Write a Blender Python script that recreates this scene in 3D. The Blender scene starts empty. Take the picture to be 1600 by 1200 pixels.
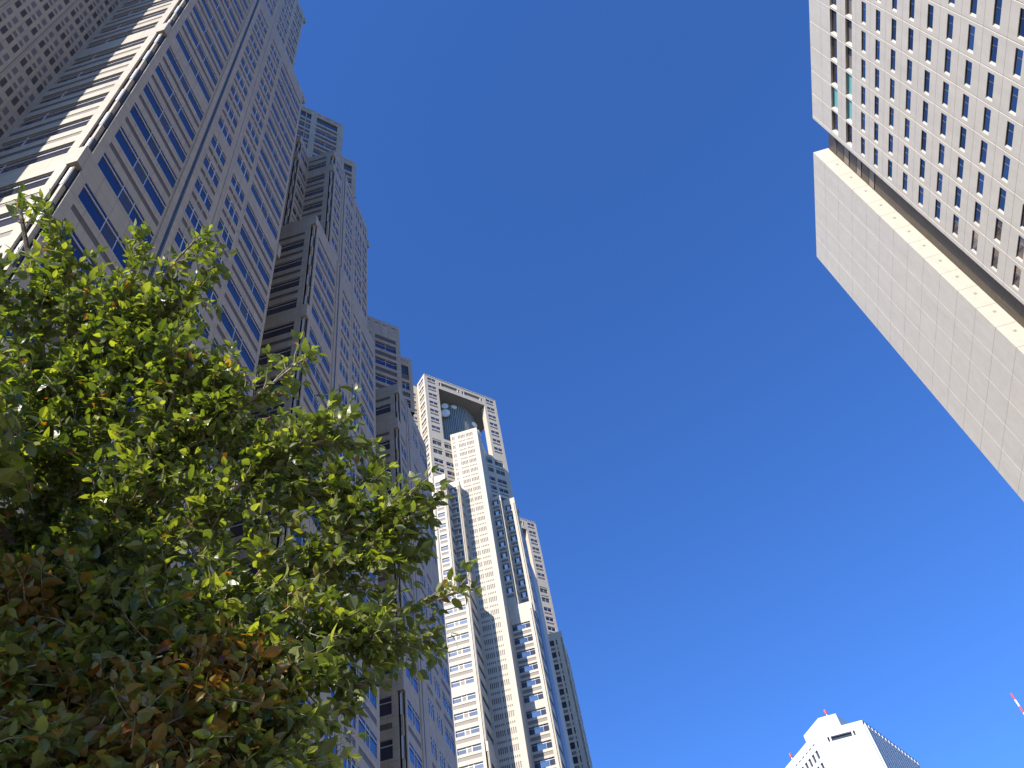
import bpy, math, random
from mathutils import Vector, Matrix, Quaternion
random.seed(7)
S = bpy.context.scene
COL = S.collection

# ---------------------------------------------------------------- camera
cam = bpy.data.cameras.new('camera'); camo = bpy.data.objects.new('camera', cam); COL.objects.link(camo)
cam.sensor_width = 36; cam.sensor_fit = 'HORIZONTAL'; cam.lens = 1353.08/1600*36
cam.clip_start = 0.05; cam.clip_end = 4000
CR = Matrix(((0.95843955, 0.28036252, 0.05282514), (0.25272832, -0.74843999, -0.61316064), (-0.13237082, 0.60102781, -0.78819004)))
# rows above are world axes seen by the camera; x/y/z of the camera are the columns
camo.matrix_world = Matrix.Translation((0, 0, 1.6)) @ CR.to_4x4()
S.camera = camo

# ---------------------------------------------------------------- light
SUN_T = math.atan(0.5)            # sun stands this far west of the street's south
SUN_EL = math.radians(33)
sd = Vector((-math.sin(SUN_T)*math.cos(SUN_EL), -math.cos(SUN_T)*math.cos(SUN_EL), math.sin(SUN_EL)))
sun = bpy.data.lights.new('sun', 'SUN'); sun.energy = 4.9; sun.angle = math.radians(0.53); sun.color = (1.0, 0.94, 0.83)
suno = bpy.data.objects.new('sun', sun); COL.objects.link(suno); suno.rotation_euler = sd.to_track_quat('Z', 'Y').to_euler()
W = bpy.data.worlds.new("World"); S.world = W; W.use_nodes = True
nt = W.node_tree; bg = nt.nodes['Background']
sky = nt.nodes.new('ShaderNodeTexSky'); sky.sky_type = 'NISHITA'; sky.sun_disc = False
sky.sun_elevation = SUN_EL; sky.sun_rotation = math.pi + SUN_T
sky.air_density = 1.0; sky.dust_density = 0.3; sky.ozone_density = 3.0; sky.altitude = 50
hs = nt.nodes.new('ShaderNodeMix'); hs.data_type = 'RGBA'; hs.blend_type = 'MULTIPLY'; hs.inputs['Factor'].default_value = 1; hs.inputs['B'].default_value = (0.34, 0.62, 1.08, 1)
nt.links.new(sky.outputs[0], hs.inputs['A']); nt.links.new(hs.outputs['Result'], bg.inputs[0])
bg.inputs[1].default_value = 0.146
S.view_settings.view_transform = 'Standard'; S.view_settings.look = 'None'; S.view_settings.gamma = 1
S.view_settings.exposure = 0.7
S.render.engine = 'CYCLES'

# ---------------------------------------------------------------- materials
def mat(name, col, rough=0.8, metal=0.0, spec=0.4, noise=0.0, nscale=3.0, grid=None, bump=0.0, objrand=0.0, streak=0.0):
    m = bpy.data.materials.new(name); m.use_nodes = True; t = m.node_tree; N = t.nodes; L = t.links
    b = N['Principled BSDF']; b.inputs['Roughness'].default_value = rough; b.inputs['Metallic'].default_value = metal
    b.inputs['Specular IOR Level'].default_value = spec
    c = None
    if grid:   # stone panels: (width, height, joint, darkness, variation)
        w, h, j, dk, var = grid
        tc = N.new('ShaderNodeTexCoord'); br = N.new('ShaderNodeTexBrick'); br.offset = 0; br.squash = 1
        L.new(tc.outputs['UV'], br.inputs['Vector'])
        br.inputs['Scale'].default_value = 1; br.inputs['Brick Width'].default_value = w; br.inputs['Row Height'].default_value = h
        br.inputs['Mortar Size'].default_value = j; br.inputs['Mortar Smooth'].default_value = 0.1; br.inputs['Bias'].default_value = 0
        br.inputs['Color1'].default_value = tuple(x*(1-var) for x in col)+(1,)
        br.inputs['Color2'].default_value = tuple(x*(1+var) for x in col)+(1,)
        br.inputs['Mortar'].default_value = tuple(x*dk for x in col)+(1,)
        c = br.outputs['Color']
    if c is None:
        rgb = N.new('ShaderNodeRGB'); rgb.outputs[0].default_value = (*col, 1); c = rgb.outputs[0]
    if noise or streak:
        g = N.new('ShaderNodeNewGeometry')
        for amt, sc in ((noise, (1, 1, 1)), (streak, (1, 1, 0.06))):
            if not amt: continue
            mp = N.new('ShaderNodeMapping'); mp.inputs['Scale'].default_value = sc; L.new(g.outputs['Position'], mp.inputs['Vector'])
            n = N.new('ShaderNodeTexNoise'); n.inputs['Scale'].default_value = nscale; n.inputs['Detail'].default_value = 6; n.inputs['Roughness'].default_value = 0.65
            L.new(mp.outputs[0], n.inputs['Vector'])
            mr = N.new('ShaderNodeMapRange'); mr.inputs['From Min'].default_value = 0.3; mr.inputs['From Max'].default_value = 0.7
            mr.inputs['To Min'].default_value = 1-amt; mr.inputs['To Max'].default_value = 1+amt
            L.new(n.outputs['Fac'], mr.inputs['Value'])
            mx = N.new('ShaderNodeMix'); mx.data_type = 'RGBA'; mx.blend_type = 'MULTIPLY'; mx.inputs['Factor'].default_value = 1
            L.new(c, mx.inputs['A']); L.new(mr.outputs[0], mx.inputs['B']); c = mx.outputs['Result']
            if bump and sc[2] == 1:
                bp = N.new('ShaderNodeBump'); bp.inputs['Strength'].default_value = bump; bp.inputs['Distance'].default_value = 0.02
                L.new(n.outputs['Fac'], bp.inputs['Height']); L.new(bp.outputs[0], b.inputs['Normal'])
    if objrand:
        oi = N.new('ShaderNodeObjectInfo'); mr = N.new('ShaderNodeMapRange'); mr.inputs['To Min'].default_value = 1-objrand; mr.inputs['To Max'].default_value = 1+objrand
        L.new(oi.outputs['Random'], mr.inputs['Value'])
        mx = N.new('ShaderNodeMix'); mx.data_type = 'RGBA'; mx.blend_type = 'MULTIPLY'; mx.inputs['Factor'].default_value = 1
        L.new(c, mx.inputs['A']); L.new(mr.outputs[0], mx.inputs['B']); c = mx.outputs['Result']
    L.new(c, b.inputs['Base Color'])
    return m
M = dict(
 granite=mat('granite_panels', (0.365, 0.312, 0.24), 0.55, grid=(1.34, 1.0, 0.011, 0.35, 0.05), noise=0.07, nscale=1.3, streak=0.07),
 brown=mat('brown_granite', (0.11, 0.088, 0.072), 0.5, grid=(1.34, 3.0, 0.01, 0.5, 0.08), noise=0.08, nscale=2),
 glass=mat('blue_reflective_glass', (0.115, 0.105, 0.165), 0.03, metal=1.0, objrand=0.10),
 dglass=mat('dark_spandrel_glass', (0.045, 0.045, 0.065), 0.12, spec=0.35, objrand=0.15),
 alu=mat('pale_aluminium_frame', (0.62, 0.64, 0.68), 0.35, metal=0.3),
 dmetal=mat('dark_metal', (0.06, 0.065, 0.075), 0.4, metal=0.5),
 rail=mat('blue_grey_rail_metal', (0.16, 0.21, 0.27), 0.35, metal=0.6),
 granite1=mat('cream_granite_panels', (0.50, 0.43, 0.335), 0.6, grid=(1.5, 1.34, 0.012, 0.55, 0.03), noise=0.05, nscale=1.2, streak=0.05),
 brown1=mat('taupe_granite', (0.21, 0.172, 0.14), 0.55, noise=0.08, nscale=2),
 glass1=mat('grey_blue_glass', (0.15, 0.17, 0.22), 0.08, spec=0.9, objrand=0.3),
 glass1r=mat('sky_reflecting_glass', (0.50, 0.40, 0.33), 0.04, metal=1.0, objrand=0.15),
 glass1d=mat('dark_blue_glass', (0.045, 0.05, 0.09), 0.06, spec=0.6, objrand=0.2),
 gglass=mat('green_grey_glass', (0.07, 0.085, 0.075), 0.2, spec=0.5),
 slit=mat('dark_window_slot', (0.13, 0.10, 0.075), 0.35, spec=0.5),
 drum=mat('blue_grey_ribbed_cladding', (0.27, 0.28, 0.27), 0.5, metal=0.0, noise=0.08, nscale=1, streak=0.2),
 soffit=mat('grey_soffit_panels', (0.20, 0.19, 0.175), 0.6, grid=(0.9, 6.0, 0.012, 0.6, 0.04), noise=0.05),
 white=mat('white_paint', (0.78, 0.78, 0.75), 0.4),
 concrete=mat('pinkish_precast_concrete', (0.53, 0.475, 0.40), 0.85, noise=0.05, nscale=0.8, streak=0.05, bump=0.3),
 joint=mat('joint_sealant', (0.20, 0.185, 0.17), 0.9),
 slot=mat('brown_metal_cladding', (0.085, 0.068, 0.052), 0.5, grid=(0.30, 4.0, 0.02, 0.5, 0.15), noise=0.2, nscale=2),
 kglass=mat('slate_blue_window_glass', (0.48, 0.41, 0.38), 0.04, metal=1.0, objrand=0.35),
 teal=mat('teal_tinted_glass', (0.20, 0.47, 0.42), 0.15, spec=0.6),
 blind=mat('brown_window_blind', (0.22, 0.17, 0.13), 0.5, spec=0.6),
 vent=mat('grey_vent_louvre', (0.28, 0.26, 0.22), 0.6),
 wtower=mat('white_precast_cladding', (0.66, 0.66, 0.66), 0.6, grid=(3.2, 3.9, 0.03, 0.9, 0.01), noise=0.02),
 lilac=mat('lilac_grey_reflection_and_trim', (0.20, 0.20, 0.25), 0.35, noise=0.04),
 dgrey=mat('dark_grey_side_glazing', (0.09, 0.09, 0.12), 0.6, spec=0.2),
 red=mat('red_paint', (0.62, 0.06, 0.05), 0.5),
 asphalt=mat('asphalt', (0.05, 0.05, 0.05), 0.9, noise=0.2, nscale=4, bump=0.4),
 paving=mat('paving_slabs', (0.15, 0.135, 0.115), 0.85, grid=(0.6, 0.6, 0.012, 0.5, 0.08), noise=0.1, nscale=2),
 roof=mat('grey_roof', (0.25, 0.24, 0.23), 0.85, noise=0.1),
 paint=mat('road_marking_paint', (0.75, 0.75, 0.72), 0.7),
 bark=mat('grey_brown_bark', (0.14, 0.105, 0.075), 0.9, noise=0.35, nscale=40, bump=0.8),
 twig=mat('pale_twig_bark', (0.30, 0.24, 0.16), 0.8, noise=0.2, nscale=30),
)

# ---------------------------------------------------------------- mesh helpers
class MB:
    def __init__(s): s.v = []; s.f = []; s.m = []; s.uv = []; s.mats = []
    def mi(s, k):
        if k not in s.mats: s.mats.append(k)
        return s.mats.index(k)
    def face(s, pts, k, uvs=None):
        i = len(s.v); s.v += [tuple(p) for p in pts]; n = len(pts); s.f.append(tuple(range(i, i+n))); s.m.append(s.mi(k))
        if uvs is None:
            a = Vector(pts[1])-Vector(pts[0]); b = Vector(pts[-1])-Vector(pts[0]); nn = a.cross(b)
            if abs(nn.z) > 0.7*nn.length: uvs = [(p[0], p[1]) for p in pts]
            else:
                t = Vector((-nn.y, nn.x, 0)); t = t.normalized() if t.length > 1e-9 else Vector((1, 0, 0))
                uvs = [(p[0]*t.x+p[1]*t.y, p[2]) for p in pts]
        s.uv += uvs
    def box(s, x0, x1, y0, y1, z0, z1, k, top=None, skip=()):
        P = lambda x, y, z: (x, y, z)
        F = {'s': [P(x0,y0,z0),P(x1,y0,z0),P(x1,y0,z1),P(x0,y0,z1)], 'e': [P(x1,y0,z0),P(x1,y1,z0),P(x1,y1,z1),P(x1,y0,z1)],
             'n': [P(x1,y1,z0),P(x0,y1,z0),P(x0,y1,z1),P(x1,y1,z1)], 'w': [P(x0,y1,z0),P(x0,y0,z0),P(x0,y0,z1),P(x0,y1,z1)],
             't': [P(x0,y0,z1),P(x1,y0,z1),P(x1,y1,z1),P(x0,y1,z1)], 'b': [P(x0,y1,z0),P(x1,y1,z0),P(x1,y0,z0),P(x0,y0,z0)]}
        for q, p in F.items():
            if q not in skip: s.face(p, top if (q == 't' and top) else k)
    def obox(s, o, u, n, a0, a1, d0, d1, z0, z1, k):   # box in a facade frame: a along u, d along outward normal n
        def P(a, d, z): return (o[0]+u[0]*a+n[0]*d, o[1]+u[1]*a+n[1]*d, z)
        for p in ([P(a0,d1,z0),P(a1,d1,z0),P(a1,d1,z1),P(a0,d1,z1)], [P(a1,d1,z0),P(a1,d0,z0),P(a1,d0,z1),P(a1,d1,z1)],
                  [P(a1,d0,z0),P(a0,d0,z0),P(a0,d0,z1),P(a1,d0,z1)], [P(a0,d0,z0),P(a0,d1,z0),P(a0,d1,z1),P(a0,d0,z1)],
                  [P(a0,d1,z1),P(a1,d1,z1),P(a1,d0,z1),P(a0,d0,z1)], [P(a0,d0,z0),P(a1,d0,z0),P(a1,d1,z0),P(a0,d1,z0)]):
            s.face(p, k)
    def tube(s, a, b, r0, r1, k, n=6, cap=False):
        a = Vector(a); b = Vector(b); d = (b-a)
        if d.length < 1e-6: return
        q = d.normalized(); x = q.orthogonal().normalized(); y = q.cross(x)
        A = [a+(x*math.cos(2*math.pi*i/n)+y*math.sin(2*math.pi*i/n))*r0 for i in range(n)]
        B = [b+(x*math.cos(2*math.pi*i/n)+y*math.sin(2*math.pi*i/n))*r1 for i in range(n)]
        for i in range(n):
            j = (i+1) % n; s.face([A[i], A[j], B[j], B[i]], k)
        if cap: s.face(B, k); s.face(A[::-1], k)
    def mesh(s, name, off=(0, 0, 0)):
        me = bpy.data.meshes.new(name); ox, oy, oz = off
        me.from_pydata([(x-ox, y-oy, z-oz) for x, y, z in s.v], [], s.f)
        for k in s.mats: me.materials.append(M[k])
        me.polygons.foreach_set('material_index', s.m)
        l = me.uv_layers.new(name='UVMap'); flat = [c for uv in s.uv for c in uv]; l.data.foreach_set('uv', flat)
        me.update(); return me
    def build(s, name, parent=None, kind=None):
        off = parent.matrix_world.translation if parent else (0, 0, 0)
        if parent:
            off = Vector((0, 0, 0)); p = parent
            while p: off += p.location; p = p.parent
        o = bpy.data.objects.new(name, s.mesh(name, off)); COL.objects.link(o)
        if parent: o.parent = parent
        if kind: o['kind'] = kind
        return o
def thing(name, label, cat, loc, group=None):
    o = bpy.data.objects.new(name, None); COL.objects.link(o); o.location = loc; o['label'] = label; o['category'] = cat
    if group: o['group'] = group
    return o

# ---------------------------------------------------------------- windows
# a window is (cell list of (fraction0, fraction1, material), mullion width, transom drop, has transom, frame material)
STY = {
 'big':   dict(cells=((0, .385, 'glass'), (.385, .6, 'dglass'), (.6, 1, 'glass')), mull=0.035, tr=0.42, frame='alu', tw=0.085),
 'small': dict(cells=((0, .33, 'glass'), (.33, .67, 'glass'), (.67, 1, 'glass')), mull=0.075, tr=0.42, frame='alu', tw=0.075),
 'half':  dict(cells=((0, .5, 'glass'), (.5, 1, 'glass')), mull=0.05, tr=0.45, frame='alu', tw=0.07),
 'shade': dict(cells=((0, .28, 'dglass'), (.28, 1, 'dglass')), mull=0.04, tr=0.5, frame='alu', tw=0.07),  # south-wall windows: their shade is put into the dark pane colour
 'one':   dict(cells=((0, 1, 'glass'),), mull=0.0, tr=0.45, frame='alu', tw=0.07),
 't1':    dict(cells=((0, .5, 'glass1d'), (.5, 1, 'glass1d')), mull=0.09, tr=0.0, frame='alu', tw=0),
 't1b':   dict(cells=((0, .5, 'glass'), (.5, 1, 'glass')), mull=0.09, tr=0.35, frame='alu', tw=0.06),
 't1g':   dict(cells=((0, .5, 'gglass'), (.5, 1, 'gglass')), mull=0.09, tr=0.0, frame='alu', tw=0),
 't1f':   dict(cells=((0, 1, 'glass1'),), mull=0.0, tr=0.35, frame='white', tw=0.09),
 't1w':   dict(cells=((0, .39, 'glass1'), (.39, .61, 'brown1'), (.61, 1, 'glass1')), mull=0.16, tr=0.35, frame='white', tw=0.09),
 't1s':   dict(cells=((0, .28, 'dglass'), (.28, .72, 'glass1r'), (.72, 1, 'dglass')), mull=0.03, tr=0.35, frame='alu', tw=0.06),
 'dk':    dict(cells=((0, 1, 'dglass'),), mull=0.0, tr=0.0, frame='dmetal', tw=0),
 'k':     dict(cells=((0, .62, 'kglass'), (.62, 1, 'kglass')), mull=0.035, tr=0.0, frame='dmetal', tw=0),
 'kt':    dict(cells=((0, 1, 'teal'),), mull=0.0, tr=0.0, frame='dmetal', tw=0),
 'kb':    dict(cells=((0, .6, 'blind'), (.6, 1, 'dglass')), mull=0.03, tr=0.0, frame='dmetal', tw=0),
 'kd':    dict(cells=((0, .5, 'kglass'), (.5, 1, 'dglass')), mull=0.03, tr=0.0, frame='dmetal', tw=0),
}
def win_geo(pane, frame, w, h, sty, o=(0, 0), u=(1, 0), z=0.0):
    n = (u[1], -u[0]); st = STY[sty]
    def P(a, d, zz): return (o[0]+u[0]*a+n[0]*d, o[1]+u[1]*a+n[1]*d, z+zz)
    for a, b, k in st['cells']:
        pane.face([P(a*w, 0, 0), P(b*w, 0, 0), P(b*w, 0, h), P(a*w, 0, h)], k)
    fk = st['frame']
    if frame is None: return
    for a, b, k in st['cells'][1:]:
        if st['mull']: frame.obox((o[0], o[1]), u, n, a*w-st['mull']/2, a*w+st['mull']/2, 0.002, 0.05, z, z+h, fk)
    if st['tr']: frame.obox((o[0], o[1]), u, n, 0, w, 0.003, 0.065, z+h-st['tr']-st['tw'], z+h-st['tr'], fk)
    e = 0.03
    frame.obox((o[0], o[1]), u, n, 0, w, 0.004, 0.04, z, z+e, fk); frame.obox((o[0], o[1]), u, n, 0, w, 0.004, 0.04, z+h-e, z+h, fk)
_cache = {}
CAMP = Vector((0, 0, 1.6)); CRI = CR.transposed()
def img(p):
    c = CRI @ (Vector(p)-CAMP)
    if c.z > -0.1: return None
    return (800+1353*c.x/-c.z, 600-1353*c.y/-c.z)
def place_windows(root, wins, hidden=lambda x, y, z: False, n=100):
    """wins: (x, y, z, u, w, h, style); the n that show largest are parts with their own frame, the others one part"""
    sc = []
    for i, (x, y, z, u, w, h, sty) in enumerate(wins):
        c = (x+u[0]*w/2, y+u[1]*w/2, z+h/2); q = img(c); a = 0
        if q and -20 < q[0] < 1620 and -20 < q[1] < 1220 and not hidden(*c):
            p = [img((x, y, z)), img((x+u[0]*w, y+u[1]*w, z)), img((x+u[0]*w, y+u[1]*w, z+h)), img((x, y, z+h))]
            a = abs(sum(p[k][0]*p[(k+1) % 4][1]-p[(k+1) % 4][0]*p[k][1] for k in range(4)))/2
        sc.append((-a, i))
    sc.sort(); big = [i for a, i in sc[:n] if a < 0]; bs = set(big)
    for i in big:
        x, y, z, u, w, h, sty = wins[i]; key = (round(w, 3), round(h, 3), sty)
        if key not in _cache:
            pm, fm = MB(), MB(); win_geo(pm, fm, w, h, sty)
            _cache[key] = (pm.mesh('window'), fm.mesh('window_frame'))
        pm, fm = _cache[key]
        o = bpy.data.objects.new('window', pm); COL.objects.link(o); o.parent = root
        o.location = (x-root.location.x, y-root.location.y, z-root.location.z); o.rotation_euler = (0, 0, math.atan2(u[1], u[0]))
        f = bpy.data.objects.new('window_frame', fm); COL.objects.link(f); f.parent = o
    rest = [w_ for i, w_ in enumerate(wins) if i not in bs]
    if rest:
        mb = MB()
        for x, y, z, u, w, h, sty in rest: win_geo(mb, mb, w, h, sty, (x, y), u, z)
        mb.build('other_windows', root, 'stuff')

# ---------------------------------------------------------------- facade builder
def facade(mb, wins, o, u, L, z0, z1, bays, stone='granite', brownk='brown'):
    """bays: (a0, a1, openings); openings: (za, zb, kind, depth[, splits]) sorted upwards; kind = window style or 'B' (brown panel) or 'M:<mat>'"""
    n = (u[1], -u[0])
    def P(a, d, z): return (o[0]+u[0]*a+n[0]*d, o[1]+u[1]*a+n[1]*d, z)
    def Q(a0, a1, za, zb, k, d=0.0):
        if a1-a0 < 1e-4 or zb-za < 1e-4: return
        mb.face([P(a0, d, za), P(a1, d, za), P(a1, d, zb), P(a0, d, zb)], k, [(a0, za), (a1, za), (a1, zb), (a0, zb)])
    def hole(a0, a1, za, zb, d, k):
        mb.face([P(a0, 0, zb), P(a1, 0, zb), P(a1, -d, zb), P(a0, -d, zb)], k)
        mb.face([P(a0, -d, za), P(a1, -d, za), P(a1, 0, za), P(a0, 0, za)], k)
        mb.face([P(a0, 0, za), P(a0, 0, zb), P(a0, -d, zb), P(a0, -d, za)], k)
        mb.face([P(a1, -d, za), P(a1, -d, zb), P(a1, 0, zb), P(a1, 0, za)], k)
    cur = 0.0
    for a0, a1, ops in sorted(bays, key=lambda b: b[0]):
        Q(cur, a0, z0, z1, stone); cz = z0
        for op in sorted(ops):
            za, zb, kind, d = op[:4]; za = max(za, z0); zb = min(zb, z1)
            if zb-za < 0.15 or za < cz-1e-6: continue
            Q(a0, a1, cz, za, stone)
            spl = op[4] if len(op) > 4 else ((0, 1),)
            ca = a0
            for s0, s1 in spl:
                b0 = a0+(a1-a0)*s0; b1 = a0+(a1-a0)*s1
                Q(ca, b0, za, zb, stone); hole(b0, b1, za, zb, d, stone)
                if kind == 'B': Q(b0, b1, za, zb, brownk, -d)
                elif kind.startswith('M:'): Q(b0, b1, za, zb, kind[2:], -d)
                else:
                    p = P(b0, -d, za); wins.append((p[0], p[1], za, u, b1-b0, zb-za, kind))
                ca = b1
            Q(ca, a1, za, zb, stone); cz = zb
        Q(a0, a1, cz, z1, stone); cur = a1
    Q(cur, L, z0, z1, stone)
FP = 4.02
TOPS = [46.05+FP*k for k in range(-11, 26)]; PLAIN = {11, 17, 27, 5}
def rows(style, z0, z1, small=False, dW=0.05, wh=1.75, brown=True, par=2.0):
    r = []
    for i, t in enumerate(TOPS):
        if t-wh < z0+0.3 or t > z1-par: continue
        r.append((t-wh, t, style, dW))
        if brown and i not in PLAIN and t+1.5 < z1-1.2:
            r.append((t+0.93, t+1.48, 'B', 0.03, ((0, .31), (.345, .655), (.69, 1))) if small else (t+0.93, t+1.48, 'B', 0.03))
    return r
def groove(mb, o, u, a0, a1, z0, z1):
    """window-cleaning rail channel standing between two stone ribs"""
    n = (u[1], -u[0]); m = (a0+a1)/2
    mb.obox(o, u, n, a0, m-0.16, -0.01, 0.10, z0, z1, 'granite'); mb.obox(o, u, n, m+0.16, a1, -0.01, 0.10, z0, z1, 'granite')
    mb.obox(o, u, n, m-0.16, m+0.16, -0.01, 0.012, z0, z1, 'dmetal')
    for q in (-0.07, 0.07): mb.obox(o, u, n, m+q-0.025, m+q+0.025, 0.014, 0.08, z0, z1, 'rail')
def line(mb, o, u, a, z0, z1):
    n = (u[1], -u[0]); mb.obox(o, u, n, a-0.025, a+0.025, -0.01, 0.004, z0, z1, 'dmetal')
def notch(mb, xc, yc, z0, z1, s=0.55, w=0.47):
    """re-entrant south-east corner open to both sides: glazed recess round a slim column, closed by a stone block at each plain band"""
    x0 = xc-s; y1 = yc+w
    F = lambda p, k: mb.face(p, k)
    F([(x0, yc, z0), (x0, yc+0.12, z0), (x0, yc+0.12, z1), (x0, yc, z1)], 'granite')
    F([(x0-0.05, yc+0.12, z0), (x0-0.05, y1+0.25, z0), (x0-0.05, y1+0.25, z1), (x0-0.05, yc+0.12, z1)], 'dglass')
    F([(x0-0.05, y1+0.25, z0), (xc-0.09, y1+0.25, z0), (xc-0.09, y1+0.25, z1), (x0-0.05, y1+0.25, z1)], 'dmetal')
    F([(xc-0.09, y1+0.25, z0), (xc-0.09, y1, z0), (xc-0.09, y1, z1), (xc-0.09, y1+0.25, z1)], 'granite')
    F([(xc-0.09, y1, z0), (xc, y1, z0), (xc, y1, z1), (xc-0.09, y1, z1)], 'granite')
    mb.box(x0+0.17, x0+0.36, yc+0.16, y1-0.04, z0, z1-1, 'granite', skip=('b', 't'))
    for i, t in enumerate(TOPS):
        if t > z1-1 or t-4 < z0: continue
        mb.box(x0+0.15, x0+0.30, yc+0.13, y1-0.01, t-1.9, t+0.1, 'alu')
        mb.box(x0+0.305, x0+0.40, yc+0.2, y1+0.1, t-1.9, t+0.1, 'dmetal')
        if i in PLAIN: mb.box(x0-0.04, xc+0.03, yc-0.04, y1-0.002, t+0.30, t+2.35, 'granite')
    mb.box(x0-0.02, xc+0.012, yc-0.02, y1-0.002, z1-1.9, z1+0.01, 'granite')

# ================================================================ GROUND
mb = MB(); g = 1500
mb.face([(-g, -g, 0), (g, -g, 0), (g, g, 0), (-g, g, 0)], 'paving'); mb.build('ground', None, 'structure')
mb = MB(); mb.face([(6, -g, 0.004), (34, -g, 0.004), (34, g, 0.004), (6, g, 0.004)], 'asphalt'); mb.build('road', None, 'structure')
for x in (6, 34):
    mb = MB(); mb.box(x-0.1, x+0.1, -400, 600, 0, 0.14, 'concrete'); mb.build('kerb', None, 'structure')
mb = MB()
for x in (12.9, 19.9, 26.9):
    for k in range(-12, 60): mb.face([(x, k*9, 0.008), (x+0.15, k*9, 0.008), (x+0.15, k*9+5, 0.008), (x, k*9+5, 0.008)], 'paint')
mb.build('road_markings', None, 'structure')

# ================================================================ NEAR TOWER (left)
T2 = thing('office_tower', 'grey granite tower with blue windows and stepped bays, at the left behind the tree', 'building', (-26, 40, 0))
XE = -20.5; E = (0, 1); SO = (1, 0); wins = []
def ops_small(z0, z1): return rows('small', z0, z1, small=True)
def ops_big(z0, z1, st='big'): return rows(st, z0, z1)
NS = 0.47
def east(mb, y0, y1, z0, z1, bays, grooves=(), lines=()):
    B = []
    for a, b, t in bays:
        if b <= y0+0.2 or a >= y1-0.2: continue
        a = max(a, y0+0.95); b = min(b, y1-0.35)
        if b-a < 0.5: continue
        if t == 's': B.append((a-y0-NS, b-y0-NS, ops_small(z0, z1)))
        else: B.append((a-y0-NS, b-y0-NS, ops_big(z0, z1, 'big' if b-a > 2.5 else ('half' if b-a > 1.2 else 'one'))))
    facade(mb, wins, (XE, y0+NS), E, y1-y0-NS, z0, z1, B)
    for a, b in grooves: groove(mb, (XE, y0), E, a-y0, b-y0, z0, z1)
    for a in lines: line(mb, (XE, y0), E, a-y0, z0, z1)
def block(mb, x0, x1, y0, y1, z0, z1, skip=''):
    mb.box(x0, x1, y0, y1, z0, z1, 'granite', 'roof', skip=tuple(skip)+('b',))
def south(mb, x0, x1, y, z0, z1, style, brown=True):
    """south face with one wide bay and a solid pier towards the corner notch"""
    L = x1-0.55-x0
    facade(mb, wins, (x0, y), SO, L, z0, z1, [(0.3, L-0.58, rows(style, z0, z1, dW=0.14, brown=brown))])

# section 1
mb = MB(); BY1 = [(14.07, 19.42, 'b'), (21.05, 23.2, 's'), (24.45, 26.55, 's'), (27.1, 32.3, 'b')]
east(mb, 13.03, 32.65, 0, 111.9, BY1, [(19.6, 20.85)], [23.82])
east(mb, 13.03, 29.45, 111.9, 136.5, BY1, [(19.6, 20.85)], [23.82])
mb2 = MB()
south(mb, -27.7, XE, 13.03, 0, 136.5, 'shade')
notch(mb, XE, 13.03, 0, 136.5)
block(mb, -40, XE-0.56, 13.6, 32.64, 0, 111.9, 'se'); 
mb.face([(XE, 32.65, 0), (-40, 32.65, 0), (-40, 32.65, 111.9), (XE, 32.65, 111.9)], 'granite')
mb.face([(-40, 13.6, 111.9), (XE, 29.45, 111.9), (XE, 32.65, 111.9), (-40, 32.65, 111.9)], 'roof')
mb.face([(XE, 29.45, 111.9), (-40, 29.45, 111.9), (-40, 29.45, 136.5), (XE, 29.45, 136.5)], 'granite')
mb.face([(-40, 13.03, 136.5), (XE, 13.03, 136.5), (XE, 29.45, 136.5), (-40, 29.45, 136.5)], 'roof')
mb.box(XE-0.25, XE+0.1, 29.46, 29.95, 134.4, 135.6, 'granite')
mb.box(XE-0.25, XE+0.1, 32.66, 33.1, 109.8, 111.4, 'granite'); mb.box(XE-0.25, XE+0.1, 32.66, 33.1, 70.6, 72.6, 'granite')
mb.build('wall', T2)
# west wing: gridded east-facing wall; unseen height raised to shade the turned top
mb = MB(); cols = []
XA = -27.7; y0 = 5.2
def wing_ops():
    r = []
    for k in range(39):
        z = 64.95-4.04*15+4.04*k
        if z < 1: continue
        r += [(z, z+0.85, 'M:wbrown', 0.02), (z+1.68, z+2.8, 'M:wlouvre', 0.06), (z+3.12, z+3.6, 'M:wbrown', 0.02)]
    return r
M['wbrown'] = mat('dark_grey_granite', (0.13, 0.12, 0.13), 0.5); M['wlouvre'] = mat('black_brown_louvre', (0.05, 0.035, 0.03), 0.6)
b = 10.43
wo = wing_ops()
for g_ in range(-2, 2):
    base = b+g_*2.72
    for c in range(4):
        a = base+0.3+c*0.61
        if a > y0+0.1 and a+0.34 < 13.0: cols.append((a-y0, a+0.34-y0, wo))
facade(mb, wins, (XA, y0), E, 13.03-y0, 0, 166, cols)
for g_ in range(-1, 2): line(mb, (XA, y0), E, b+g_*2.72-y0, 0, 166)
facade(mb, wins, (-60, y0), SO, 60-27.7, 0, 166, [(1+5.2*k, 5.4+5.2*k, rows('big', 0, 166, dW=0.1)) for k in range(6)])
mb.box(-60, XA, 13.03, 33, 0, 166, 'granite', 'roof', skip=('s', 'b')); mb.face([(-60, 5.2, 166), (XA, 5.2, 166), (XA, 13.03, 166), (-60, 13.03, 166)], 'roof')
mb.face([(-60, 13.03, 0), (-60, 5.2, 0), (-60, 5.2, 166), (-60, 13.03, 166)], 'granite')
# fine louvre bars
for g_ in range(-2, 2):
    for c in range(4):
        a = b+g_*2.72+0.3+c*0.61
        if a < y0+0.1 or a+0.34 > 13.0: continue
        for k in range(5, 30):
            z = 64.95-4.04*15+4.04*k+1.68
            for q in range(3): mb.box(XA-0.05, XA-0.02, a+0.07+q*0.09, a+0.095+q*0.09, z, z+1.12, 'wbrown', skip=('w', 't', 'b'))
mb.build('wing_wall', T2)
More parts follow.
